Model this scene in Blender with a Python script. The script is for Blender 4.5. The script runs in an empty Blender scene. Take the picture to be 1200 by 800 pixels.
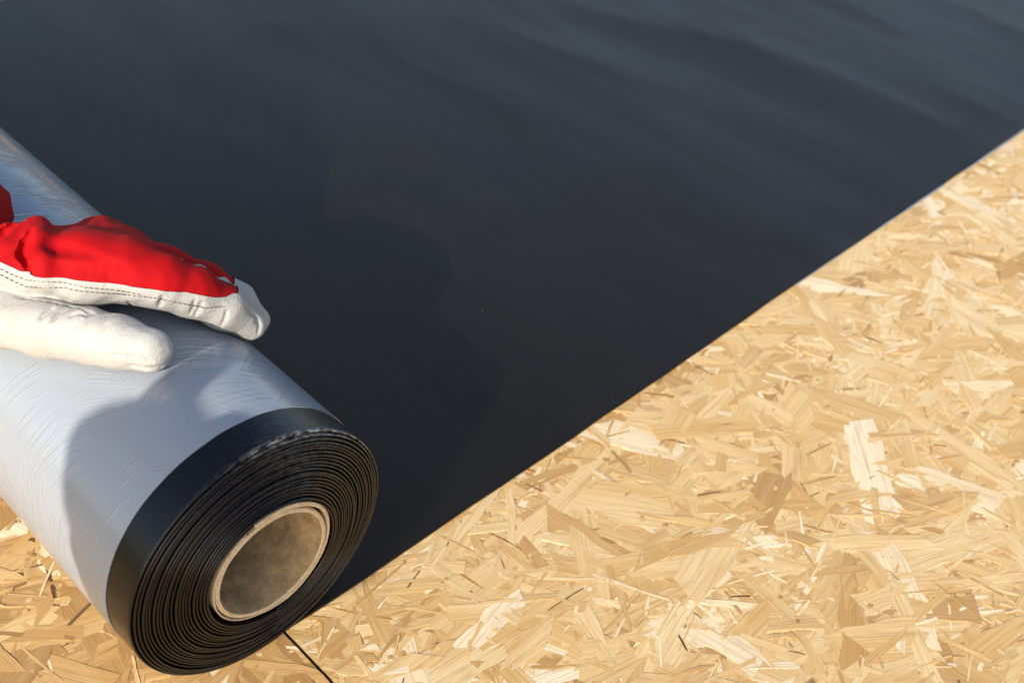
import bpy, bmesh, math, random
import numpy as np
from mathutils import Vector, Matrix, noise as mnoise

random.seed(7); rng = np.random.default_rng(7)
scene = bpy.context.scene
COL = scene.collection
S = 0.076 / 0.11            # the roll is 15 cm across on a three inch core
R = 0.076                   # outer radius of the roll

# ------------------------------------------------------------------ camera
CAM_ROT = np.array([[0.70739516, 0.41663697, -0.57096911],
                    [-0.70157635, 0.51208315, -0.49554160],
                    [0.08592271, 0.75112215, 0.65454779]])
CAM_LOC = np.array([-0.30509811, -0.47914094, 0.81433582]) * S
FPX = 1400.0                # focal length in pixels of a 1200 px wide picture
cam_data = bpy.data.cameras.new('camera'); cam = bpy.data.objects.new('camera', cam_data)
COL.objects.link(cam)
m = Matrix(CAM_ROT.tolist()).to_4x4(); m.translation = Vector(CAM_LOC.tolist())
cam.matrix_world = m
cam_data.sensor_width = 36.0; cam_data.lens = FPX / 1200 * 36
cam_data.clip_start = 0.01; cam_data.clip_end = 100
cam_data.dof.use_dof = True; cam_data.dof.focus_distance = 0.64; cam_data.dof.aperture_fstop = 9.0
scene.camera = cam

# ------------------------------------------------------------------ sky, sun, exposure
SUN_AZ, SUN_EL = math.radians(20), math.radians(31)
TO_SUN = Vector((-math.cos(SUN_AZ) * math.cos(SUN_EL), -math.sin(SUN_AZ) * math.cos(SUN_EL), math.sin(SUN_EL)))
world = bpy.data.worlds.new('World'); scene.world = world; world.use_nodes = True
wn = world.node_tree.nodes; wl = world.node_tree.links
sky = wn.new('ShaderNodeTexSky'); sky.sky_type = 'NISHITA'; sky.sun_disc = False
sky.sun_elevation = SUN_EL; sky.sun_rotation = math.atan2(TO_SUN.x, TO_SUN.y)
sky.air_density = 1.0; sky.dust_density = 1.8; sky.ozone_density = 0.8
wn['Background'].inputs['Strength'].default_value = 0.15
wl.new(sky.outputs['Color'], wn['Background'].inputs['Color'])
sun_data = bpy.data.lights.new('sun', 'SUN'); sun_data.energy = 4.6; sun_data.angle = math.radians(0.6)
sun_data.color = (1.0, 0.92, 0.80)
sun = bpy.data.objects.new('sun', sun_data); COL.objects.link(sun)
sun.rotation_euler = TO_SUN.to_track_quat('Z', 'Y').to_euler()
sun.location = TO_SUN * 3
scene.view_settings.view_transform = 'Standard'; scene.view_settings.look = 'None'
scene.view_settings.exposure = 0.32; scene.view_settings.gamma = 1.0

# ------------------------------------------------------------------ helpers
def px_ray(x, y):
    d = CAM_ROT @ np.array([(x - 600) / FPX, -(y - 400) / FPX, -1.0])
    return d / np.linalg.norm(d)
def U(x, y, h):
    """point on the roll's surface raised by h that is seen at photo pixel x, y"""
    v = px_ray(x, y); C = CAM_LOC; rr = R + h
    a = v[0]**2 + v[2]**2; b = 2 * (C[0]*v[0] + (C[2]-R)*v[2]); c = C[0]**2 + (C[2]-R)**2 - rr*rr
    D = max(b*b - 4*a*c, 0)
    return C + v * ((-b - math.sqrt(D)) / (2*a))
def project(P):
    q = (np.atleast_2d(P) - CAM_LOC) @ CAM_ROT
    return np.stack([600 + FPX * q[:, 0] / -q[:, 2], 400 - FPX * q[:, 1] / -q[:, 2]], 1)

def mesh_obj(name, verts, faces, mat, parent=None, smooth=False, uvs=None, attrs=None):
    me = bpy.data.meshes.new(name)
    me.from_pydata(verts.tolist() if hasattr(verts, 'tolist') else verts, [], faces.tolist() if hasattr(faces, 'tolist') else faces)
    me.update()
    if smooth: me.polygons.foreach_set('use_smooth', np.ones(len(me.polygons), bool))
    if uvs is not None:                               # one uv per vertex
        li = np.zeros(len(me.loops), np.int32); me.loops.foreach_get('vertex_index', li)
        uv = me.uv_layers.new(name='UVMap'); uv.data.foreach_set('uv', np.asarray(uvs, np.float32)[li].ravel())
    for k, v in (attrs or {}).items():
        a = me.attributes.new(k, 'FLOAT', 'POINT'); a.data.foreach_set('value', np.asarray(v, np.float32))
    if mat: me.materials.append(mat)
    o = bpy.data.objects.new(name, me); COL.objects.link(o)
    if parent: o.parent = parent
    return o
def tag(o, label=None, cat=None, group=None, kind=None):
    for k, v in (('label', label), ('category', cat), ('group', group), ('kind', kind)):
        if v: o[k] = v
    return o
def empty(name, loc=(0, 0, 0)):
    o = bpy.data.objects.new(name, None); COL.objects.link(o); o.location = loc; o.empty_display_size = 0.02
    return o

class NT:
    """small node-tree writer"""
    def __init__(s, name):
        s.m = bpy.data.materials.new(name); s.m.use_nodes = True
        s.t = s.m.node_tree; s.bsdf = s.t.nodes['Principled BSDF']
    def n(s, typ, **kw):
        nd = s.t.nodes.new(typ)
        for k, v in kw.items():
            if k == 'inp':
                for kk, vv in v.items():
                    if hasattr(vv, 'is_output'): s.t.links.new(vv, nd.inputs[kk])
                    else: nd.inputs[kk].default_value = vv
            else: setattr(nd, k, v)
        return nd
    def set(s, **kw):
        for k, v in kw.items():
            i = s.bsdf.inputs[k.replace('_', ' ')]
            if hasattr(v, 'is_output'): s.t.links.new(v, i)
            else: i.default_value = v
    def noise(s, vec, scale, detail=4, rough=.55, dist=0):
        return s.n('ShaderNodeTexNoise', inp={'Vector': vec, 'Scale': scale, 'Detail': detail, 'Roughness': rough, 'Distortion': dist}).outputs['Fac']
    def ramp(s, fac, stops, interp='LINEAR'):
        r = s.n('ShaderNodeValToRGB', inp={'Fac': fac}); cr = r.color_ramp; cr.interpolation = interp
        while len(cr.elements) < len(stops): cr.elements.new(0.5)
        for e, (p, c) in zip(cr.elements, stops):
            e.position = p; e.color = (c, c, c, 1) if not hasattr(c, '__len__') else (*c, 1)
        return r.outputs['Color']
    def mix(s, fac, a, b, mode='MIX'):
        nd = s.n('ShaderNodeMix', data_type='RGBA', blend_type=mode)
        for sock, v in ((nd.inputs[0], fac), (nd.inputs[6], a), (nd.inputs[7], b)):
            if hasattr(v, 'is_output'): s.t.links.new(v, sock)
            else: sock.default_value = v if not isinstance(v, tuple) else (*v, 1)
        return nd.outputs[2]
    def math(s, op, a, b=0.0, c=None):
        nd = s.n('ShaderNodeMath', operation=op)
        for i, v in enumerate((a, b) if c is None else (a, b, c)):
            if hasattr(v, 'is_output'): s.t.links.new(v, nd.inputs[i])
            else: nd.inputs[i].default_value = v
        return nd.outputs[0]
    def mapping(s, vec, scale=(1, 1, 1), rot=(0, 0, 0), loc=(0, 0, 0)):
        return s.n('ShaderNodeMapping', inp={'Vector': vec, 'Scale': scale, 'Rotation': rot, 'Location': loc}).outputs[0]
    def bump(s, h, strength, dist, normal=None):
        nd = s.n('ShaderNodeBump', inp={'Height': h, 'Strength': strength, 'Distance': dist})
        if normal is not None: s.t.links.new(normal, nd.inputs['Normal'])
        return nd.outputs[0]
    def attr(s, name): return s.n('ShaderNodeAttribute', attribute_name=name).outputs['Fac']
    def obj(s): return s.n('ShaderNodeTexCoord').outputs['Object']
    def uv(s): return s.n('ShaderNodeUVMap').outputs[0]

# ------------------------------------------------------------------ materials
def mat_wood():
    t = NT('wood_strand'); uv = t.uv()
    tint = t.attr('tint')
    col = t.ramp(tint, [(0.0, (.085, .045, .018)), (.08, (.30, .16, .05)), (.25, (.45, .255, .082)), (.50, (.60, .385, .150)), (.78, (.68, .49, .235)), (1.0, (.78, .67, .48))])
    g = t.noise(t.mapping(uv, (16, 800, 1)), 1.0, 5, .65, 1.3)
    g2 = t.noise(t.mapping(uv, (9, 2200, 1)), 1.0, 3, .5)
    blot = t.noise(t.mapping(uv, (30, 90, 1)), 1.0, 3)
    wide = t.noise(t.mapping(uv, (10, 55, 1)), 1.0, 3)
    col = t.mix(t.ramp(wide, [(.35, .5), (.6, 0)]), col, t.mix(tint, col, (.80, .64, .40)))
    col = t.mix(t.ramp(wide, [(.52, 0), (.75, .6)]), col, (.50, .29, .10))
    col = t.mix(t.ramp(g, [(.30, 1.0), (.52, 0.0)]), col, t.mix(0.62, col, (.30, .14, .04)))
    col = t.mix(t.ramp(blot, [(.58, 0.0), (.82, .55)]), col, (.33, .19, .085))
    col = t.mix(t.ramp(g2, [(.55, 0.0), (.75, .4)]), col, (.86, .74, .52))
    t.set(Base_Color=col, Roughness=t.ramp(g, [(0, .62), (1, .45)]))
    t.bsdf.inputs['Specular IOR Level'].default_value = .35
    h = t.math('ADD', g, t.math('MULTIPLY', g2, .5))
    t.set(Normal=t.bump(h, .5, .0006))
    return t.m
def mat_board():
    t = NT('strand_board_core'); p = t.obj()
    v = t.n('ShaderNodeTexVoronoi', inp={'Vector': t.mapping(p, (30, 110, 1), (0, 0, .5)), 'Scale': 1.0})
    g = t.noise(t.mapping(p, (60, 600, 1), (0, 0, .5)), 1.0, 4)
    col = t.mix(v.outputs['Color'], (.42, .24, .085), (.62, .42, .19))
    col = t.mix(t.ramp(g, [(.35, .7), (.55, 0)]), col, (.2, .1, .03))
    t.set(Base_Color=col, Roughness=.7, Normal=t.bump(v.outputs['Distance'], .5, .001))
    return t.m
def mat_membrane(name, r0, r1, streak, spec, spec_tint):
    t = NT(name); p = t.obj()
    n1 = t.noise(t.mapping(p, (11, 5, 5)), 1.0, 6, .70)
    n2 = t.noise(p, 900, 3)
    dust = t.noise(t.mapping(p, (3, 3, 3)), 1.0, 6, .65)
    speck = t.n('ShaderNodeTexVoronoi', inp={'Vector': p, 'Scale': 95.0})
    sp = t.ramp(speck.outputs['Distance'], [(0.0, 1.0), (.045, 1.0), (.06, 0.0)])
    sp = t.math('MULTIPLY', sp, t.math('GREATER_THAN', t.n('ShaderNodeSeparateColor', inp={'Color': speck.outputs['Color']}).outputs[0], .955))
    col = t.mix(t.ramp(dust, [(.45, 0), (.8, .55)]), (.0018, .0017, .0016), (.0085, .0082, .0078))
    sc = t.mapping(p, (26, 420, 10), (0, 0, .35))
    scuff = t.math('MULTIPLY', t.ramp(t.noise(sc, 1.0, 3, .6), [(.66, 0), (.74, 1)]), t.ramp(t.noise(p, 7, 2), [(.60, 0), (.70, 1)]))
    col = t.mix(t.math('MULTIPLY', scuff, .5), col, (.06, .06, .062))
    col = t.mix(t.math('MULTIPLY', sp, .35), col, (.35, .34, .32))
    wf = t.math('MULTIPLY', t.attr('rim_glint'), t.ramp(t.noise(t.mapping(p, (260, 900, 260)), 1.0, 4, .65), [(.42, 0), (.60, 1)]))  # ragged pale highlight of the rim, painted into the rubber colour
    col = t.mix(t.math('MULTIPLY', wf, .8), col, (.42, .42, .42))
    t.set(Base_Color=col, Roughness=t.ramp(n1, [(.3, r0), (.75, r1)]))
    t.bsdf.inputs['Specular IOR Level'].default_value = spec
    t.bsdf.inputs['Specular Tint'].default_value = (*spec_tint, 1)
    h = t.math('ADD', t.math('MULTIPLY', n2, .4), t.math('MULTIPLY', t.noise(t.mapping(p, (30, 7, 20)), 1.0, 4), streak))
    t.set(Normal=t.bump(h, .22, .0012))
    return t.m
def mat_film():
    t = NT('grey_film'); uv = t.uv()
    big = t.noise(t.mapping(uv, (7, 5, 1)), 1.0, 3, .5)
    def creases(rot, sc, seed, lo, hi):
        v = t.mapping(uv, (1, 1, 1), (0, 0, rot), (seed, seed * 1.7, 0))
        vd = t.n('ShaderNodeVectorMath', operation='ADD', inp={0: v, 1: t.n('ShaderNodeVectorMath', operation='SCALE', inp={0: t.n('ShaderNodeTexNoise', inp={'Vector': v, 'Scale': 9.0, 'Detail': 2.0}).outputs['Color'], 'Scale': .045}).outputs[0]}).outputs[0]
        w = t.noise(t.mapping(vd, (sc * .03, sc, 1)), 1.0, 2, .4)
        mask = t.ramp(t.noise(t.mapping(v, (22, 30, 1)), 1.0, 2), [(lo, 0), (hi, 1)])
        return t.math('MULTIPLY', t.ramp(w, [(.42, 0), (.5, 1), (.58, 0)]), mask)
    h = t.math('ADD', creases(.12, 230, 3.1, .48, .58), t.math('MULTIPLY', creases(-.55, 260, 8.4, .53, .64), .7))
    h = t.math('ADD', h, t.math('MULTIPLY', creases(.75, 280, 5.7, .55, .65), .6))
    h = t.math('ADD', h, t.math('MULTIPLY', big, 2.0))
    col = t.mix(t.ramp(big, [(.3, 0), (.7, 1)]), (.265, .292, .33), (.31, .337, .372))
    t.set(Base_Color=col, Roughness=.18, Normal=t.bump(h, .32, .0009))
    t.bsdf.inputs['Specular IOR Level'].default_value = .95
    return t.m
def mat_card(name, a, b, sc):
    t = NT(name); p = t.obj()
    n1 = t.noise(t.mapping(p, (sc, sc, sc)), 1.0, 5, .65); n2 = t.noise(p, 700, 3)
    col = t.mix(t.ramp(n1, [(.32, 0), (.68, 1)]), a, b)
    col = t.mix(t.ramp(n2, [(.4, .25), (.6, 0)]), col, (.12, .085, .05))
    t.set(Base_Color=col, Roughness=.85, Normal=t.bump(n2, .35, .0006))
    return t.m
def mat_red():
    t = NT('red_knit'); p = t.obj()
    rib = t.attr('rib'); al = t.attr('along')
    w = t.math('SINE', t.math('MULTIPLY', t.math('ADD', rib, t.math('MULTIPLY', t.noise(p, 60, 2), .0012)), 2 * math.pi / .0013))
    w2 = t.math('SINE', t.math('MULTIPLY', al, 2 * math.pi / .0011))
    fz = t.noise(p, 1500, 3); big = t.noise(p, 35, 3)
    col = t.mix(t.ramp(big, [(.3, 0), (.7, 1)]), (.36, .0, .002), (.44, .0004, .003))
    col = t.mix(t.ramp(fz, [(.35, .25), (.6, 0)]), col, (.25, .0, .003))
    h = t.math('ADD', t.math('MULTIPLY', w, t.ramp(t.noise(p, 45, 2), [(.38, .1), (.62, .9)])), t.math('MULTIPLY', fz, .8))
    t.set(Base_Color=col, Roughness=.8, Normal=t.bump(h, .30, .00032))
    t.bsdf.inputs['Sheen Weight'].default_value = .03; t.bsdf.inputs['Sheen Tint'].default_value = (1, .25, .2, 1)
    t.bsdf.inputs['Specular IOR Level'].default_value = .2
    return t.m
def mat_leather():
    t = NT('white_leather'); p = t.obj()
    n1 = t.noise(p, 26, 5, .6); n2 = t.noise(p, 900, 4); n3 = t.noise(t.mapping(p, (60, 160, 90)), 1.0, 4, .6, .8)
    col = t.mix(t.ramp(n1, [(.35, 0), (.7, 1)]), (.41, .392, .355), (.48, .465, .435))
    col = t.mix(t.ramp(n3, [(.62, 0), (.80, .45)]), col, (.36, .31, .25))
    h = t.math('ADD', t.math('MULTIPLY', n2, .5), t.math('MULTIPLY', n3, 1.6))
    t.set(Base_Color=col, Roughness=.6, Normal=t.bump(h, .65, .0011))
    t.bsdf.inputs['Specular IOR Level'].default_value = .35
    return t.m
def mat_plain(name, c, r=.7):
    t = NT(name); p = t.obj(); n = t.noise(p, 300, 4)
    t.set(Base_Color=t.mix(n, tuple(x * .8 for x in c), tuple(min(x * 1.15, 1) for x in c)), Roughness=r, Normal=t.bump(n, .2, .0006))
    return t.m
M = dict(wood=mat_wood(), board=mat_board(), rubber=mat_membrane('black_rubber', .30, .47, 1.8, .85, (1.0, .70, .47)), roll_rubber=mat_membrane('black_rubber_rolled', .20, .32, .5, .40, (.95, .95, 1.0)), film=mat_film(),
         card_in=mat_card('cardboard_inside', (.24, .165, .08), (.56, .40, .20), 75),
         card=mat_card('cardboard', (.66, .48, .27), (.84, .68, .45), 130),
         red=mat_red(), leather=mat_leather(), thread=mat_plain('thread', (.26, .2, .13), .8),
         sleeve=mat_plain('work_sleeve', (.035, .045, .07), .85), under=mat_plain('dark_underlay', (.012, .010, .008), .9))

# ------------------------------------------------------------------ setting: floor below the boards
fl = mesh_obj('floor', [(-1.2, -1.6, -.016), (2.6, -1.6, -.016), (2.6, 1.8, -.016), (-1.2, 1.8, -.016)], [(0, 1, 2, 3)], M['under'])
tag(fl, kind='structure')

# ------------------------------------------------------------------ strand boards
GAP0, GAP1 = .0092, .0113
def box(name, x0, x1, y0, y1, z0, z1, mat, parent=None):
    v = [(x, y, z) for z in (z0, z1) for y in (y0, y1) for x in (x0, x1)]
    f = [(0, 2, 3, 1), (4, 5, 7, 6), (0, 1, 5, 4), (1, 3, 7, 5), (3, 2, 6, 7), (2, 0, 4, 6)]
    return mesh_obj(name, v, f, mat, parent)
def strand(cx, cy, z, L, W, ang, tilt, roll, tint):
    n = 10
    s = np.linspace(-.5, .5, n) * L
    taper = rng.uniform(.55, 1.0, 2)
    w = W * .5 * np.interp(s, [-.5*L, -.2*L, .2*L, .5*L], [taper[0], 1, rng.uniform(.85, 1), taper[1]])
    bow = rng.normal(0, .012 * L) * ((s / L) ** 2 * 4 - .5)
    sl = s.copy(); sr = s.copy()
    j = min(W * .9, L * .25)
    sl[0] += rng.uniform(-j, j) * .6; sr[0] += rng.uniform(-j, j) * .6; sl[-1] += rng.uniform(-j, j) * .6; sr[-1] += rng.uniform(-j, j) * .6
    jit = rng.normal(0, W * .055 + min(.0002, W * .05), (2, n))
    la = np.concatenate([sl, sr]); lt = np.concatenate([bow + w + jit[0], bow - w + jit[1]])
    zz = z + tilt * la + roll * lt + .00022 * np.sin(la / L * rng.uniform(3, 8) + rng.uniform(0, 6))
    ca, sa = math.cos(ang), math.sin(ang)
    top = np.stack([cx + la * ca - lt * sa, cy + la * sa + lt * ca, zz], 1)
    ins = np.minimum(.0006, w * .4)
    lb = np.concatenate([bow + w - ins, bow - w + ins]); la2 = la * (1 - .0012 / max(L, .004))
    bot = np.stack([cx + la2 * ca - lb * sa, cy + la2 * sa + lb * ca, zz - .0011], 1)   # undercut edges
    V = np.concatenate([top, bot]); F = []
    k = 2 * n
    for i in range(n - 1):
        F.append((i, n + i, n + i + 1, i + 1))
        F.append((i, i + 1, k + i + 1, k + i)); F.append((n + i + 1, n + i, k + n + i, k + n + i + 1))
    F.append((n, 0, k, k + n)); F.append((n - 1, 2*n - 1, k + 2*n - 1, k + n - 1))
    uo = rng.uniform(0, 40, 2)
    uv = np.stack([la + uo[0], lt + uo[1]], 1); uv = np.concatenate([uv, uv])
    return V, F, uv, np.full(len(V), tint)
def clip_x(V, F, uv, tint, x, keep_less):
    """cut a strand flush with the board's edge"""
    bm = bmesh.new(); lay = bm.verts.layers.float_vector.new('q')
    vs = [bm.verts.new(v) for v in V]
    for i, v in enumerate(vs): v[lay] = (uv[i][0], uv[i][1], 0)
    for f in F: bm.faces.new([vs[i] for i in f])
    bmesh.ops.bisect_plane(bm, geom=bm.verts[:] + bm.edges[:] + bm.faces[:], plane_co=(x, 0, 0), plane_no=(1 if keep_less else -1, 0, 0), clear_outer=True)
    bm.verts.index_update()
    V2 = np.array([v.co[:] for v in bm.verts]).reshape(-1, 3); uv2 = np.array([v[lay][:2] for v in bm.verts]).reshape(-1, 2)
    F2 = [tuple(v.index for v in f.verts) for f in bm.faces]; bm.free()
    return V2, F2, uv2, np.full(len(V2), tint[0])
def make_board(x0, x1, y0, y1, rx, ry, n_big, n_small, label, tone, keep_less, edge):
    root = box('strand_board', x0, x1, y0, y1, -.0135, -.0016, M['board'])
    tag(root, label, 'board')
    items = []
    for i in range(n_big + n_small):
        cx, cy = rng.uniform(*rx), rng.uniform(*ry)
        px = project((cx, cy, 0))[0]
        if not (-260 < px[0] < 1460 and -200 < px[1] < 1060): continue
        if cy > .05 and cx > -.02: continue
        q = rng.random()
        if i < n_big:
            if q < .28: L, W = rng.uniform(.055, .140), rng.uniform(.010, .032)
            else: L, W = rng.uniform(.040, .130), rng.uniform(.0025, .011)
            W = min(W, L * .36)
            z = rng.uniform(-.0011, -.0005) + (.0002 if L * W > .0016 else 0)
        else:
            L, W = rng.uniform(.012, .050), rng.uniform(.0008, .0028)
            if q < .35: L, W = rng.uniform(.003, .010), rng.uniform(.001, .004)
            z = rng.uniform(-.0010, -.0001)
        ang = rng.normal(-.55, .7) if rng.random() < .6 else rng.uniform(0, math.pi)
        tint = float(np.clip(rng.normal(.50, .15) + tone + .24 * min(max(cx - .2, 0), .8) + (.0 if i < n_big else rng.choice([-.2, -.05, .1, .3])), 0, 1))  # strands pale with x: sun-washed look put into the wood colour
        if rng.random() < .03: tint = rng.uniform(0.16, .28)
        if rng.random() < .05: tint = rng.uniform(.88, 1)
        if i < n_big: tint = max(tint, .14)
        if i >= n_big and rng.random() < .10: tint = rng.uniform(0, .10); W = rng.uniform(.0004, .0012); L = rng.uniform(.008, .036)
        tl, ro = rng.normal(0, .009), rng.normal(0, .028)
        tl = np.clip(tl, -.0005 / L * 2, .0005 / L * 2); ro = np.clip(ro, -.0003 / W * 2, .0003 / W * 2)
        z = min(z, .0003 - abs(tl) * L * .5 - abs(ro) * W * .5)
        st = strand(cx, cy, z, L, W, ang, tl, ro, tint)
        a, b = st[0][:, 0].min(), st[0][:, 0].max()
        if (keep_less and a >= edge) or (not keep_less and b <= edge): continue
        if a < edge < b:
            st = clip_x(*st, edge, keep_less)
            if len(st[1]) == 0: continue
        inview = 0 < px[0] < 1200 and 0 < px[1] < 800 and not (cy > .004 and cx > -.02)
        items.append((z * 1000 + (3 if L * W > 1.6e-4 else 0) + (0 if inview else -9) + L * W * 2e3 - (0.6 * math.hypot(cx - .2, cy + .1)), st))
    items.sort(key=lambda a: -a[0])
    for _, (V, F, uv, tint) in items[:300 if not keep_less else 120]:
        c = V.mean(0)
        o = mesh_obj('strand', V - c, F, M['wood'], root, uvs=uv, attrs={'tint': tint}); o.location = c
    Vs, Fs, Us, Ts, off = [], [], [], [], 0
    for _, (V, F, uv, tint) in items[300 if not keep_less else 120:]:
        Vs.append(V); Us.append(uv); Ts.append(tint); Fs += [tuple(i + off for i in f) for f in F]; off += len(V)
    o = mesh_obj('strands', np.concatenate(Vs), Fs, M['wood'], root, uvs=np.concatenate(Us), attrs={'tint': np.concatenate(Ts)})
    o['kind'] = 'stuff'
    return root
make_board(GAP1, 1.9, -1.0, 1.3, (GAP1 - .02, 1.15), (-.42, .03), 6200, 8000,
           'pale oriented strand board carrying most of the laid black membrane', .03, False, GAP1)
make_board(-.75, GAP0, -1.0, 1.3, (-.30, GAP0 + .02), (-.30, .42), 2800, 3200,
           'honey coloured oriented strand board under the roll, ending at a thin gap', -.22, True, GAP0)

# ------------------------------------------------------------------ membrane: laid sheet, rolled layers, film
mem = empty('rubber_membrane', (0, 0, 0))
tag(mem, 'wide black rubber roofing membrane, half laid flat and half still rolled with grey film outside', 'membrane')
TH, LEN, Z0 = .0013, .775, .0006
NT_TURNS = 22
PITCH = (.1100 - .0549) * S / NT_TURNS
def fn(x, y, z=0): return mnoise.noise(Vector((x, y, z)))
def lay_sheet():
    xs = np.concatenate([np.linspace(.0, .1, 12), np.linspace(.105, 1.1, 230), np.linspace(1.11, 2.1, 70)])
    ys = np.concatenate([np.array([0, .0006, .0015, .003, .006, .010, .015]), np.linspace(.022, LEN, 62)])
    V = np.zeros((len(xs), len(ys), 3))
    for i, x in enumerate(xs):
        fade = min(max((x - .05) / .18, 0), 1)
        big = min(max((x - .2) / .6, 0), 1)
        ed = .0011 * fn(x * 7, 3.3) + .0005 * fn(x * 31, 8)
        lift = fade * (.0022 * max(0, fn(x * 6, 11.7)) + .0006 * max(0, fn(x * 17, 5)))
        for j, y in enumerate(ys):
            r0 = fn(x * 8 + .6 * fn(x * 3, y * 4), y * 3.2, 1.7); r1 = .55 * r0 + .75 * (1 - 2.6 * abs(fn(x * 6.5 + .5 * fn(x * 2, y * 5), y * 2.6, 9.3))); r2 = fn(x * 19 + y * 1.5, y * 5.5, 6.1); r3 = fn(x * 5, y * 6, 2.2)
            in_edge = min(y / .05, 1) ** 1.2
            amp = (.0011 + .0014 * big) * (.25 + .75 * in_edge)
            z = fade * amp * (1 + 1.0 * r1 + .40 * r2 + .55 * r3) * .68 + lift * math.exp(-y / .02)
            V[i, j] = (x, y + (ed * fade + .0028 * math.exp(-x / .03)) * math.exp(-y / .01), Z0 + TH + max(z, 0) - (.0004 * (1 - min(y / .0012, 1)) ** 2))
    nx, ny = len(xs), len(ys)
    top = V.reshape(-1, 3); bot = top.copy(); bot[:, 2] -= TH
    N = nx * ny; F = []
    for i in range(nx - 1):
        for j in range(ny - 1):
            a = i * ny + j
            F.append((a, a + ny, a + ny + 1, a + 1)); F.append((N + a, N + a + 1, N + a + ny + 1, N + a + ny))
        a = i * ny; F.append((a, N + a, N + a + ny, a + ny)); a += ny - 1; F.append((a, a + ny, N + a + ny, N + a))
    for j in range(ny - 1):
        a = (nx - 1) * ny + j; F.append((a, N + a, N + a + 1, a + 1))
    return mesh_obj('laid_sheet', np.concatenate([top, bot]), F, M['rubber'], mem, smooth=True)
sheet = lay_sheet()
sheet.data.set_sharp_from_angle(angle=math.radians(40))

def spiral_r(a): return R - PITCH * a / (2 * math.pi)
def spiral_front(a):
    tau = a / (2 * math.pi); k = tau / NT_TURNS
    rim = .0012 * math.exp(-tau * .9) - .0006
    wob = .0010 * fn(math.floor(tau) * 3.7, 1.3, 0) * min(tau, 1) + .0005 * fn(tau * 5.1, 7.7, 0) + .0004 * fn(math.cos(a) * 1.2, math.sin(a) * 1.2, tau * .8)
    return rim - .0072 * k + wob
def rolled():
    per = 90; n = NT_TURNS * per + 1
    prof = [(0, 0, LEN), (0, 0, .030), (0, .0030, 0), (0, .0009, 0), (.00012, .0003, 0), (.0004, 0.0, 0), (.0009, 0.0, 0), (.00118, .0003, 0), (.0013, .0009, 0), (.0013, 0, LEN)]
    V = []
    for i in range(n):
        a = .02 + (NT_TURNS * 2 * math.pi - .02) * i / (n - 1); ro = spiral_r(a) + .0005 * min(max(a - 6.6, 0) / 7, 1) * fn(math.cos(a) * 1.6, math.sin(a) * 1.6, a * .06) + .00012 * min(max(a - 6.6, 0) / 7, 1) * fn(a * 1.7, 5.5); e = spiral_front(a)
        for dr, dy, fix in prof:
            r = ro - dr; y = fix if fix else e + dy
            V.append((-math.sin(a) * r, y, R + Z0 - math.cos(a) * r))
    P = len(prof); F = []; rim_glint = []
    for i in range(n):
        a = .02 + (NT_TURNS * 2 * math.pi - .02) * i / (n - 1); ang = a % (2 * math.pi); turn = a / (2 * math.pi)
        f = math.exp(-((ang - 3.75) / .62) ** 2) * (1 if turn < 1 else (.55 if turn < 2 else .12 * (1 + fn(turn * 1.7, 3))))  # where the painted rim highlight sits, strongest on the outer turns
        rim_glint += [f * q for q in (0, 0, 0.1, .85, 1, .7, .3, .1, 0, 0)]
    for i in range(n - 1):
        for k in range(P - 1):
            F.append((i*P + k, (i+1)*P + k, (i+1)*P + k + 1, i*P + k + 1))
    F.append(tuple(range(P))); F.append(tuple((n-1)*P + k for k in range(P))[::-1])
    return mesh_obj('rolled_layers', V, F, M['roll_rubber'], mem, smooth=True, attrs={'rim_glint': rim_glint})
rl = rolled(); rl.data.set_sharp_from_angle(angle=math.radians(50))
def film():
    n = 200; V, UV = [], []
    yf = .0205
    ys = [yf, yf, yf + .004] + list(np.linspace(.03, LEN - .02, 60))
    for i in range(n + 1):
        a = .10 + (2 * math.pi - .25) * i / n
        w = .0006 * fn(a * 1.3, 2.2) + .0003 * fn(a * 6, 1)
        for k, y in enumerate(ys):
            r = spiral_r(a) + (0.00002 if k == 0 else .00042)
            if k > 2: r += .00022 * fn(a * 2.2, y * 9, 4)
            yy = y + (w if k < 3 else 0)
            V.append((-math.sin(a) * r, yy, R + Z0 - math.cos(a) * r)); UV.append((a * R, yy))
    P = len(ys)
    F = [(i*P + k, (i+1)*P + k, (i+1)*P + k + 1, i*P + k + 1) for i in range(n) for k in range(P - 1)]
    o = mesh_obj('protective_film', V, F, M['film'], mem, smooth=True, uvs=UV); o['label'] = 'pale grey wrinkled plastic film around the roll'
    o.data.set_sharp_from_angle(angle=math.radians(50))
film()
def film_lip():
    V, F = [], []
    xs = np.linspace(.50, 2.0, 240)
    for x in xs:
        out = max(.0002, .0001 + .0014 * min(max((x - .55) / .25, 0), 1) + .0009 * fn(x * 5, 3.1) + .0006 * fn(x * 23, 1.2))
        if .735 < x < .765: out = -.002
        z = .0004 + .0004 * max(0, fn(x * 9, .3))
        for y, zz in ((-out, z), (-out * .4, z + .0002), (.010, .00058)): V.append((x, y, zz))
    for i in range(len(xs) - 1):
        for k in range(2): F.append((i*3 + k, (i+1)*3 + k, (i+1)*3 + k + 1, i*3 + k + 1))
    o = mesh_obj('film_lip', V, F, M['film'], mem, smooth=True, uvs=[(v[0], v[1]) for v in V])
    o['label'] = 'thin grey strip of film showing under the laid edge'
film_lip()

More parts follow.
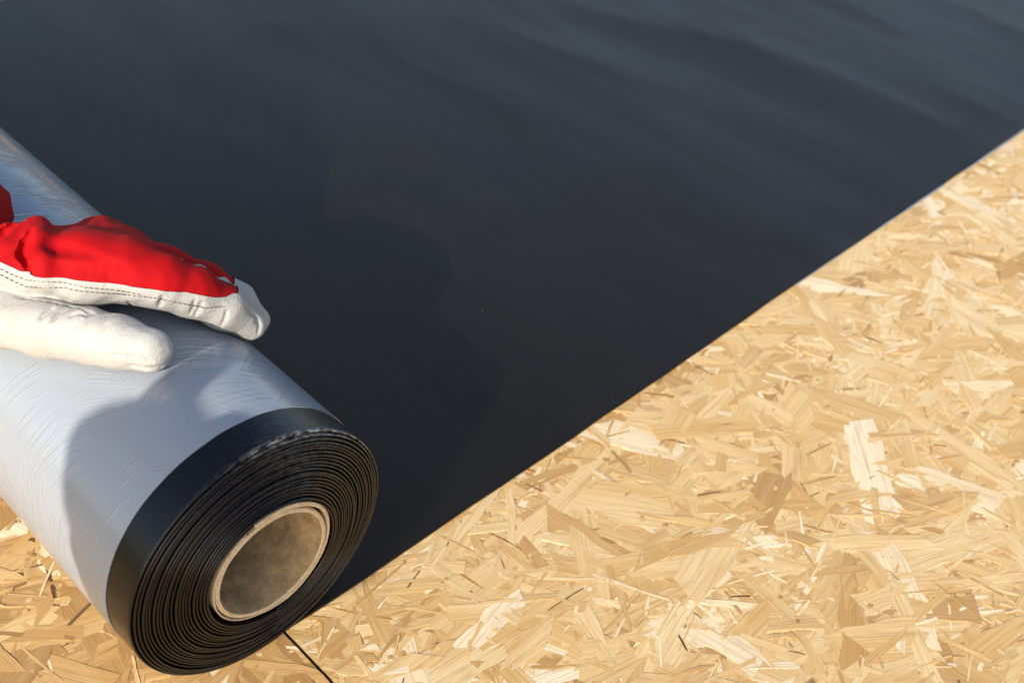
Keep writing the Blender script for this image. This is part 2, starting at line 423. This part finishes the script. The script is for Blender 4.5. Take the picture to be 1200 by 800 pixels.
# ------------------------------------------------------------------ cardboard tube in the roll
def ring_mesh(name, prof_fn, a0, a1, n, mat, parent, closed):
    V = []; P = None
    for i in range(n if closed else n + 1):
        a = a0 + (a1 - a0) * i / n
        pr = prof_fn(a, i / n); P = len(pr)
        for r, y in pr: V.append((math.cos(a) * r, y, R + Z0 + math.sin(a) * r))
    F = []; cnt = n if closed else n
    m_ = n if closed else n + 1
    for i in range(cnt):
        for k in range(P):
            a, b = i * P, ((i + 1) % m_) * P
            F.append((a + k, a + (k + 1) % P, b + (k + 1) % P, b + k))
    if not closed: F.append(tuple(range(P))); F.append(tuple(n * P + k for k in range(P))[::-1])
    o = mesh_obj(name, V, F, mat, parent, smooth=True); o.data.set_sharp_from_angle(angle=math.radians(35)); return o
tube = empty('cardboard_tube', (0, 0, R + Z0)); tag(tube, 'brown cardboard core tube in the centre of the rolled membrane', 'tube')
tube.location = (0, 0, 0)
def tube_wall(a, t):
    w = .0005 * fn(math.cos(a) * 2, math.sin(a) * 2, 3); ri, ro = .0452 * S, .0488 * S
    yo = -.0072 + w
    return [(ri, LEN - .01), (ri, yo + .0006), (ri + .0003, yo), (ro - .0004, yo + .0001), (ro, yo + .0006), (ro, LEN - .01)]
tw = ring_mesh('tube_wall', tube_wall, 0, 2 * math.pi, 96, M['card'], tube, True)
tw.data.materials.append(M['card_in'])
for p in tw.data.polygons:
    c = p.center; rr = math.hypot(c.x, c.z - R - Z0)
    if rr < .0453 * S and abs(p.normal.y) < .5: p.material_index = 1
def ply(a, t):
    # wrap of paper that starts with a loose flap and tightens towards its end
    loose = .0015 * math.exp(-((t - .17) / .12) ** 2) + .0005 * math.exp(-((t - .72) / .1) ** 2)
    ri = .0490 * S + .0002 + loose; th = .0025 - .0017 * min(max(t - .08, 0) / .3, 1); yo = -.0078 + .0007 * fn(t * 9, 4) + .0012 * min(t / .3, 1) - .0006
    fl = .0030 * math.exp(-t / .09); yo -= .0012 * math.exp(-t / .15)
    return [(ri, .12), (ri, yo + .006), (ri + fl, yo), (ri + fl + th * .5, yo - .0002), (ri + fl + th, yo + .0003), (ri + th, yo + .006), (ri + th, .12)]
pl = ring_mesh('paper_wrap', ply, math.radians(104), math.radians(104 - 352), 110, M['card'], tube, False)

# ------------------------------------------------------------------ work glove (implicit surface)
def cone(P, a, b, ra, rb):
    ba = b - a; t = np.clip(((P - a) @ ba) / (ba @ ba), 0, 1)
    return np.linalg.norm(P - a - t[:, None] * ba, axis=1) - (ra + (rb - ra) * t)
def smin(a, b, k):
    h = np.clip(.5 + .5 * (b - a) / k, 0, 1); return b + (a - b) * h - k * h * (1 - h)
def chain(P, pts, k=.004):
    d = None
    for (a, ra), (b, rb) in zip(pts[:-1], pts[1:]):
        c = cone(P, a, b, ra, rb); d = c if d is None else smin(d, c, k)
    return d
A = np.array
idx = [(U(150, 318, .026), .0150), (U(188, 329, .0235), .0138), (U(226, 342, .0185), .0128), (U(262, 360, .0128), .0112), (U(293, 380, .0088), .0086)]
I_m, I_t = idx[0][0], idx[-1][0]
dv = I_t - I_m; dv /= np.linalg.norm(dv)
bv = np.cross([0, 0, 1], dv); bv = bv / np.linalg.norm(bv) + A([0, 0, -.46]); bv /= np.linalg.norm(bv)
nv = np.cross(dv, bv); nv /= np.linalg.norm(nv)
if nv[2] < 0: nv = -nv
def off(p, b=0, n=0, d=0): return p + bv * b + nv * n + dv * d
mid = [(off(idx[0][0], .0190, -.0015, -.002), .0148), (off(idx[1][0], .0185, .0008, .002), .0135), (off(idx[2][0], .0172, .0016, .006), .0122), (off(idx[3][0], .0155, .0015, .008), .0108), (off(idx[4][0], .0140, .000, .004), .0085)]
rin = [(off(idx[0][0], .0390, -.004, -.008), .0140), (off(idx[1][0], .0365, -.006, -.004), .0128), (off(idx[2][0], .0345, -.006, -.002), .0115), (off(idx[3][0], .0340, -.004, -.001), .0102), (off(idx[4][0], .0325, -.009, -.004), .0082)]
lit = [(off(idx[0][0], .0570, -.004, -.016), .0125), (off(idx[1][0], .0545, -.004, -.016), .0115), (off(idx[2][0], .0520, -.006, -.018), .0102), (off(idx[3][0], .0500, -.011, -.021), .0092), (off(idx[4][0], .0485, -.017, -.028), .0076)]
W_i, W_o = U(-30, 302, .032), U(-100, 294, .040)
wr_ax = W_o - W_i; wr_ax /= np.linalg.norm(wr_ax)
thumb = [(U(-135, 318, .034), .0150), (U(-60, 360, .026), .0170), (U(0, 371, .0175), .0150), (U(55, 385, .0140), .0140), (U(105, 394, .0128), .0130), (U(140, 401, .0122), .0124), (U(174, 410, .0115), .0113)]
meta = [(off(U(-30, 308, .030), 0, 0), .0150), (U(40, 314, .027), .0145), (U(100, 317, .027), .0150), (I_m, .0150)]
def meta_off(k, n): return [(off(p, k * (.75 + .25 * i / 3), n), r * (.95 if k > .03 else 1)) for i, (p, r) in enumerate(meta)]
metas = [meta, meta_off(.0190, -.001), meta_off(.037, -.005), meta_off(.054, -.006)]
for mm, fg in zip(metas, (idx, mid, rin, lit)): mm[-1] = fg[0]
def palm_sdf(P):
    d = None
    for mm in metas:
        c = chain(P, mm, .008); d = c if d is None else smin(d, c, .016)
    return d
ridges, grooves = [], []
def hand_parts(P):
    pm = palm_sdf(P)
    for pts, k in ridges: pm = smin(pm, chain(P, pts, .002), k)
    fs = [chain(P, f, .004) for f in (idx, mid, rin, lit)]
    return pm, fs, chain(P, thumb, .006)
def hand_sdf(P):
    pm, fs, th = hand_parts(P)
    d = None
    for f in fs:
        c = smin(pm, f, .007); d = c if d is None else smin(d, c, .0012)
    d = smin(d, th, .0016)
    for pts, k in grooves:
        g = chain(P, pts, .002); d = -smin(-d, g, k)
    # soft unevenness of loose cloth and leather
    d = d + .00045 * np.sin(P[:, 0] * 160 + 2 * np.sin(P[:, 1] * 90)) * np.sin(P[:, 1] * 140 + P[:, 2] * 120) + .00018 * np.sin(P[:, 0] * 420 + 3 * np.sin(P[:, 2] * 200)) * np.sin(P[:, 1] * 380 + 2 * np.sin(P[:, 0] * 150))
    return d
def march(x, y, fn_=hand_sdf):
    v = px_ray(x, y); t = .40
    for _ in range(60):
        d = fn_((CAM_LOC + v * t)[None])[0]
        if d < 1e-5 or t > 1.2: break
        t += d * .9
    return CAM_LOC + v * t
def on(x, y, depth):
    p = march(x, y); return p + px_ray(x, y) * depth
# folds of the red cloth at the wrist, then the deep creases beside them
fold_pts = [[(44, 268), (45, 285), (50, 305), (56, 320)], [(10, 275), (6, 295), (3, 312)]]
ridges_new = [([(on(x, y, .0028), .0062) for x, y in fold_pts[0]], .006), ([(on(x, y, .003), .0055) for x, y in fold_pts[1]], .006)]
ridges += ridges_new
gs = []
for dp in (0, .0012, .0024, .0036, .0048):
    gs += [([(on(37, 270, dp * .5), .0010), (on(31, 283, dp), .0017), (on(28, 298, dp), .0021), (on(34, 316, dp * .5), .0010)], .0022),
           ([(on(16, 264, dp * .5), .0008), (on(6, 272, dp), .0013), (on(-4, 282, dp), .0014)], .0022)]
grooves += gs
# creases in the leather at the base of the thumb
def dense(pts, k=4):
    q = A(pts, dtype=float); t = np.linspace(0, len(q) - 1, (len(q) - 1) * k + 1)
    return np.stack([np.interp(t, range(len(q)), q[:, 0]), np.interp(t, range(len(q)), q[:, 1])], 1)
gs = []
for pts, w in (([(64, 360), (54, 366), (45, 374)], .0006), ([(80, 361), (69, 366), (61, 376)], .0007), ([(104, 369), (92, 366), (80, 371)], .0009),
               ([(97, 371), (91, 379), (87, 387)], .0005), ([(126, 378), (116, 390), (108, 402)], .0005),
               ([(150, 428), (172, 433), (190, 431), (197, 426)], .0005), ([(120, 414), (150, 417), (178, 424)], .0004),
               ([(186, 360), (189, 353), (190, 346)], .0006), ([(228, 371), (234, 362), (236, 354)], .0007), ([(222, 369), (227, 361), (228, 352)], .0005),
               ([(258, 384), (264, 374), (266, 364)], .0006), ([(287, 359), (300, 371), (305, 382), (302, 393)], .0006),
               ([(150, 353), (156, 362), (160, 369)], .0006), ([(20, 348), (60, 353), (95, 361), (110, 368)], .0008)):
    d_ = dense(pts); n_ = len(d_) - 1
    gs.append(([(on(x, y, -.00005), w * (.45 + .55 * math.sin(math.pi * (i + .6) / (n_ + 1.2)))) for i, (x, y) in enumerate(d_)], .0009))
# slack folds of the red cloth over the knuckles
for pts, w in (([(60, 285), (80, 292), (104, 296)], .0014), ([(66, 316), (100, 318), (140, 322)], .0007)):
    gs.append(([(on(x, y, -.0008), w) for x, y in dense(pts, 3)], .009))
grooves += gs

def surface_nets(F, org, h):
    nx, ny, nz = F.shape
    inside = F < 0
    c = [inside[i:nx-1+i, j:ny-1+j, k:nz-1+k] for i in (0, 1) for j in (0, 1) for k in (0, 1)]
    s = sum(x.astype(np.int8) for x in c); act = (s > 0) & (s < 8)
    ids = -np.ones(act.shape, np.int64); ii = np.argwhere(act); ids[act] = np.arange(len(ii))
    acc = np.zeros((len(ii), 3)); cnt = np.zeros(len(ii))
    corners = [(i, j, k) for i in (0, 1) for j in (0, 1) for k in (0, 1)]
    for a in corners:
        for b in corners:
            if sum(b) - sum(a) == 1 and sum(abs(x - y) for x, y in zip(a, b)) == 1:
                fa = F[ii[:, 0]+a[0], ii[:, 1]+a[1], ii[:, 2]+a[2]]; fb = F[ii[:, 0]+b[0], ii[:, 1]+b[1], ii[:, 2]+b[2]]
                x = (fa < 0) != (fb < 0); t = np.where(x, fa / np.where(fa == fb, 1, fa - fb), 0)
                p = A(a) + t[:, None] * (A(b) - A(a)); acc[x] += p[x]; cnt[x] += 1
    V = org + (ii + acc / cnt[:, None]) * h
    Q = []
    for ax in range(3):
        o1, o2 = [(1, 2), (2, 0), (0, 1)][ax]
        sl0 = [slice(None)] * 3; sl1 = [slice(None)] * 3; sl0[ax] = slice(0, -1); sl1[ax] = slice(1, None)
        ch = inside[tuple(sl0)] != inside[tuple(sl1)]; e = np.argwhere(ch)
        e = e[(e[:, o1] > 0) & (e[:, o2] > 0) & (e[:, o1] < F.shape[o1] - 1) & (e[:, o2] < F.shape[o2] - 1)]
        def cell(d1, d2):
            q = e.copy(); q[:, o1] -= d1; q[:, o2] -= d2; return ids[q[:, 0], q[:, 1], q[:, 2]]
        quad = np.stack([cell(1, 1), cell(0, 1), cell(0, 0), cell(1, 0)], 1)
        flip = ~inside[e[:, 0], e[:, 1], e[:, 2]]; quad[flip] = quad[flip][:, ::-1]; Q.append(quad)
    return V, np.concatenate(Q)
def polygonise(sdf, lo, hi, h):
    n = np.ceil((hi - lo) / h).astype(int) + 1; blk = 4
    n = (n + blk) // blk * blk
    cn = n // blk
    g = np.stack(np.meshgrid(*[(np.arange(c) * blk + (blk - 1) / 2) * h for c in cn], indexing='ij'), -1).reshape(-1, 3) + lo
    dc = sdf(g).reshape(cn)
    near = np.abs(dc) < blk * h * 1.35
    F = np.where(dc < 0, -1.0, 1.0).repeat(blk, 0).repeat(blk, 1).repeat(blk, 2)
    mask = near.repeat(blk, 0).repeat(blk, 1).repeat(blk, 2)
    p = np.argwhere(mask); F[mask] = sdf(p * h + lo)
    return surface_nets(F, lo, h)
H_LO = A([min(p[i] for ch in (idx, mid, rin, lit, thumb, *metas) for p, r in ch) for i in range(3)]) - .022
H_HI = A([max(p[i] for ch in (idx, mid, rin, lit, thumb, *metas) for p, r in ch) for i in range(3)]) + .022
HV, HQ = polygonise(hand_sdf, H_LO, H_HI, .0007)

# seam between red cloth back and white leather, read along the index side of the hand
seam_px = [(-60, 300), (0, 308), (22, 318), (40, 325), (80, 329), (130, 334), (175, 340), (215, 344), (250, 350), (264, 349), (272, 344), (279, 333)]
seam_3d = A([march(x, y) for x, y in seam_px])
def coords(P): q = P - I_m; return q @ dv, q @ bv, q @ nv
sa, _, sw = coords(seam_3d); o_ = np.argsort(sa); sa, sw = sa[o_], sw[o_]
tip_a = coords(march(278, 343)[None])[0][0]
def seam_fn(P):
    """above zero: leather"""
    a, b, w = coords(P); pm, fs, th = hand_parts(P)
    g = np.interp(a, sa, sw) - w - .10 * np.clip(b, -.01, .06)
    g = np.maximum(g, (a - tip_a - .15 * np.abs(b - .002)) * .9)
    web = .0009 + .0006 * np.sin(a * 420) - .5 * np.abs(fs[0] - fs[1]); g = np.maximum(g, np.where(a > .022, web, -1))
    web2 = .0007 - .5 * np.abs(fs[1] - fs[2]); g = np.maximum(g, np.where(a > .022, web2, -1))
    g = np.where((th < .0012) & (th < np.minimum(pm, fs[0])), np.maximum(g, .002), g)
    return g
def cut(V, Q, g):
    """split quads along g = 0, return index sets of both sides"""
    bm = bmesh.new(); gl = bm.verts.layers.float.new('g'); vs = [bm.verts.new(v) for v in V]
    g = np.where(np.abs(g) < 1e-6, 1e-6, g)
    for v, x in zip(vs, g): v[gl] = x
    for q in Q:
        try: bm.faces.new([vs[i] for i in q])
        except ValueError: pass
    new = set()
    for e in list(bm.edges):
        a, b = e.verts; ga, gb = a[gl], b[gl]
        if ga * gb < 0:
            _, nvt = bmesh.utils.edge_split(e, a, ga / (ga - gb)); nvt[gl] = 0.0; new.add(nvt)
    for f in list(bm.faces):
        z = [v for v in f.verts if v in new]
        if len(z) == 2:
            try: bmesh.utils.face_split(f, z[0], z[1])
            except ValueError: pass
    out = []
    bm.verts.index_update(); bm.normal_update()
    AV = A([v.co[:] for v in bm.verts]); AN = A([v.normal[:] for v in bm.verts])
    for sign in (1, -1):
        fs = [f for f in bm.faces if sign * sum(v[gl] for v in f.verts) > 0]
        used = sorted({v.index for f in fs for v in f.verts}); mp = {k: i for i, k in enumerate(used)}
        out.append((AV[used], AN[used], [[mp[v.index] for v in f.verts] for f in fs], A([abs(v[gl]) for v in bm.verts])[used]))
    bm.free(); return out
(LV, LN, LF, LG), (RV, RN, RF, RG) = cut(HV, HQ, seam_fn(HV))
# the leather is turned over the cloth: it stands proud along the seam
LV = LV + LN * (.0007 * np.exp(-LG / .004))[:, None]
person = empty('person', tuple(W_i)); tag(person, 'worker in red and white work gloves with one hand resting on the roll', 'person')
ORG = A(W_i)
leather = mesh_obj('glove', LV - ORG, LF, M['leather'], person, smooth=True)
leather['label'] = 'white leather palm, thumb and fingertips of the work glove'
a_, b_, w_ = coords(RV)
back = mesh_obj('glove_back', RV - ORG, RF, M['red'], leather, smooth=True, attrs={'rib': w_ * .8 + b_ * .8, 'along': a_})
back['label'] = 'red knitted cloth back of the work glove'
def stitches(rows):
    V, F = [], []
    for row in rows:
        p3 = A([march(x, y) for x, y in row]); seg = np.linalg.norm(np.diff(p3, axis=0), axis=1); cl = np.concatenate([[0], np.cumsum(seg)])
        s = 0.0
        while s < cl[-1]:
            t = A([np.interp(s, cl, p3[:, i]) for i in range(3)]); t2 = A([np.interp(min(s + .0013, cl[-1]), cl, p3[:, i]) for i in range(3)])
            n = -px_ray(*project(t)[0]); d = t2 - t
            if np.linalg.norm(d) < 1e-5: break
            side = np.cross(n, d); side = side / np.linalg.norm(side) * .00028
            o0 = len(V); up = n * .0016
            for q in (t, t2):
                V += [q + side + up * .2, q + up, q - side + up * .2]
            F += [(o0, o0+1, o0+4, o0+3), (o0+1, o0+2, o0+5, o0+4), (o0, o0+2, o0+1), (o0+3, o0+4, o0+5)]
            s += .0025
    return V, F
rows = [[(0, 315), (14, 322), (30, 328), (48, 330), (75, 331), (100, 337), (135, 340), (165, 345)],
        [(0, 322), (16, 330), (30, 336), (48, 337.5), (75, 337), (92, 341), (115, 343), (150, 345.5), (180, 349), (215, 356), (240, 361), (262, 359)]]
sv, sf = stitches(rows)
stitch = mesh_obj('stitching', A(sv) - ORG, sf, M['thread'], leather)

# cuff of the glove and the sleeve that leaves the picture
def tube_mesh(centers, radii, seg, ruffle, thick):
    V, F = [], []; n = len(centers)
    for i, (c, r) in enumerate(zip(centers, radii)):
        ax = centers[min(i + 1, n - 1)] - centers[max(i - 1, 0)]; ax = ax / np.linalg.norm(ax)
        u = np.cross(ax, [0, 0, 1]); u /= np.linalg.norm(u); v = np.cross(u, ax)
        for layer in (0, 1):
            for k in range(seg):
                a = 2 * math.pi * k / seg
                rr = r - layer * thick + ruffle * fn(math.cos(a) * 2.1, math.sin(a) * 2.1, i * .55)
                V.append(c + (u * math.cos(a) * 1.12 + v * math.sin(a) * .88) * rr)
    for i in range(n - 1):
        for layer in (0, 1):
            for k in range(seg):
                a = i * 2 * seg + layer * seg + k; b = i * 2 * seg + layer * seg + (k + 1) % seg; q = (a, b, b + 2 * seg, a + 2 * seg)
                F.append(q if layer else q[::-1])
    for i in (0, n - 1):
        for k in range(seg):
            a = i * 2 * seg + k; b = i * 2 * seg + (k + 1) % seg; F.append((a, b, b + seg, a + seg))
    a = (n - 1) * 2 * seg; F.append(tuple(a + k for k in range(seg))[::-1])   # end cap stops sunlight passing through the tube
    return A(V), F
wc = off(W_i, .026, .0)                      # centre of the wrist
fore = -dv * .8 + A([0, 0, .20]) + bv * .22; fore /= np.linalg.norm(fore)
cc = [wc + fore * t for t in (-.004, .004, .014, .026, .040, .056, .070)]
cv, cf = tube_mesh(cc, [.025, .029, .031, .033, .036, .040, .043], 56, .006, .002)
aa, bb, ww = coords(cv)
cuff = mesh_obj('cuff', cv - ORG, cf, M['red'], leather, smooth=True, attrs={'rib': aa, 'along': bb})

sc_ = [wc + fore * t for t in (.03, .06, .10, .16, .22, .28)]
svv, sff = tube_mesh(sc_, [.031, .035, .039, .043, .047, .050], 40, .004, .002)
sleeve = mesh_obj('sleeve', svv - ORG, sff, M['sleeve'], person, smooth=True)

# added arm, unseen, placed and shaped to shade the near end of the film
e1 = A([-math.sin(SUN_AZ), math.cos(SUN_AZ), 0.0]); us = A(TO_SUN); e2 = np.cross(us, e1); e2 *= np.sign(e2[2])
def light_pt(a, b, s): return e1 * a + e2 * b + us * s
along = .45 * e1 + .89 * e2
D2 = -us
B2 = along / np.linalg.norm(along)
N2 = np.cross(D2, B2)
src = np.stack([dv, bv - dv * (bv @ dv), nv], 1); src[:, 1] /= np.linalg.norm(src[:, 1]); src[:, 2] = np.cross(src[:, 0], src[:, 1])
dst = np.stack([D2, -B2, N2], 1)
T3 = dst @ src.T
rel = (HV[::30] - wc) @ T3.T
m1 = .89 * e1 - .45 * e2
AC = m1 * -.011 + along * .086 + us * .52           # added caster's centre, its axis along the sunlight so its outline shades the roll
WR = AC - (e1 * ((rel @ e1).max() + (rel @ e1).min()) + e2 * ((rel @ e2).max() + (rel @ e2).min())) * .5
def to_caster(P): return (P - wc) @ T3.T + WR
def copy_caster(o, parent, flip):
    n_ = len(o.data.vertices); v = np.zeros(n_ * 3, np.float32); o.data.vertices.foreach_get('co', v)
    me = o.data.copy(); P = to_caster(v.reshape(-1, 3).astype(float) + ORG) - ORG
    me.vertices.foreach_set('co', P.astype(np.float32).ravel())
    if flip: me.flip_normals()
    c = o.copy(); c.data = me; c.parent = parent; COL.objects.link(c); return c
flip = np.linalg.det(T3) < 0
caster_leather = copy_caster(leather, person, flip)  # glove copy for the added shade-casting arm
for ch in (back, stitch): copy_caster(ch, caster_leather, flip)
c2 = [AC + us * t for t in (-.006, .004, .014, .026, .040, .056, .070)]
def oval(P, c): q = P - c; return c + np.outer(q @ us, us) + np.outer(q @ m1, m1) * 1.0 + np.outer(q @ along, along) * 1.42
v2, f2 = tube_mesh(c2, [.034, .037, .039, .040, .041, .042, .042], 56, .006, .002)
v2 = oval(v2, AC); a2, b2, w2 = coords(v2)
mesh_obj('cuff', v2 - ORG, f2, M['red'], caster_leather, smooth=True, attrs={'rib': a2, 'along': b2})  # cuff of the added arm
s2 = [AC + us * t for t in (.03, .06, .10, .16, .22, .28)]
v2, f2 = tube_mesh(s2, [.038, .041, .044, .047, .048, .049], 40, .007, .002)
mesh_obj('sleeve', oval(v2, AC) - ORG, f2, M['sleeve'], person, smooth=True)  # sleeve of the added arm, stretched to fit the wanted shade
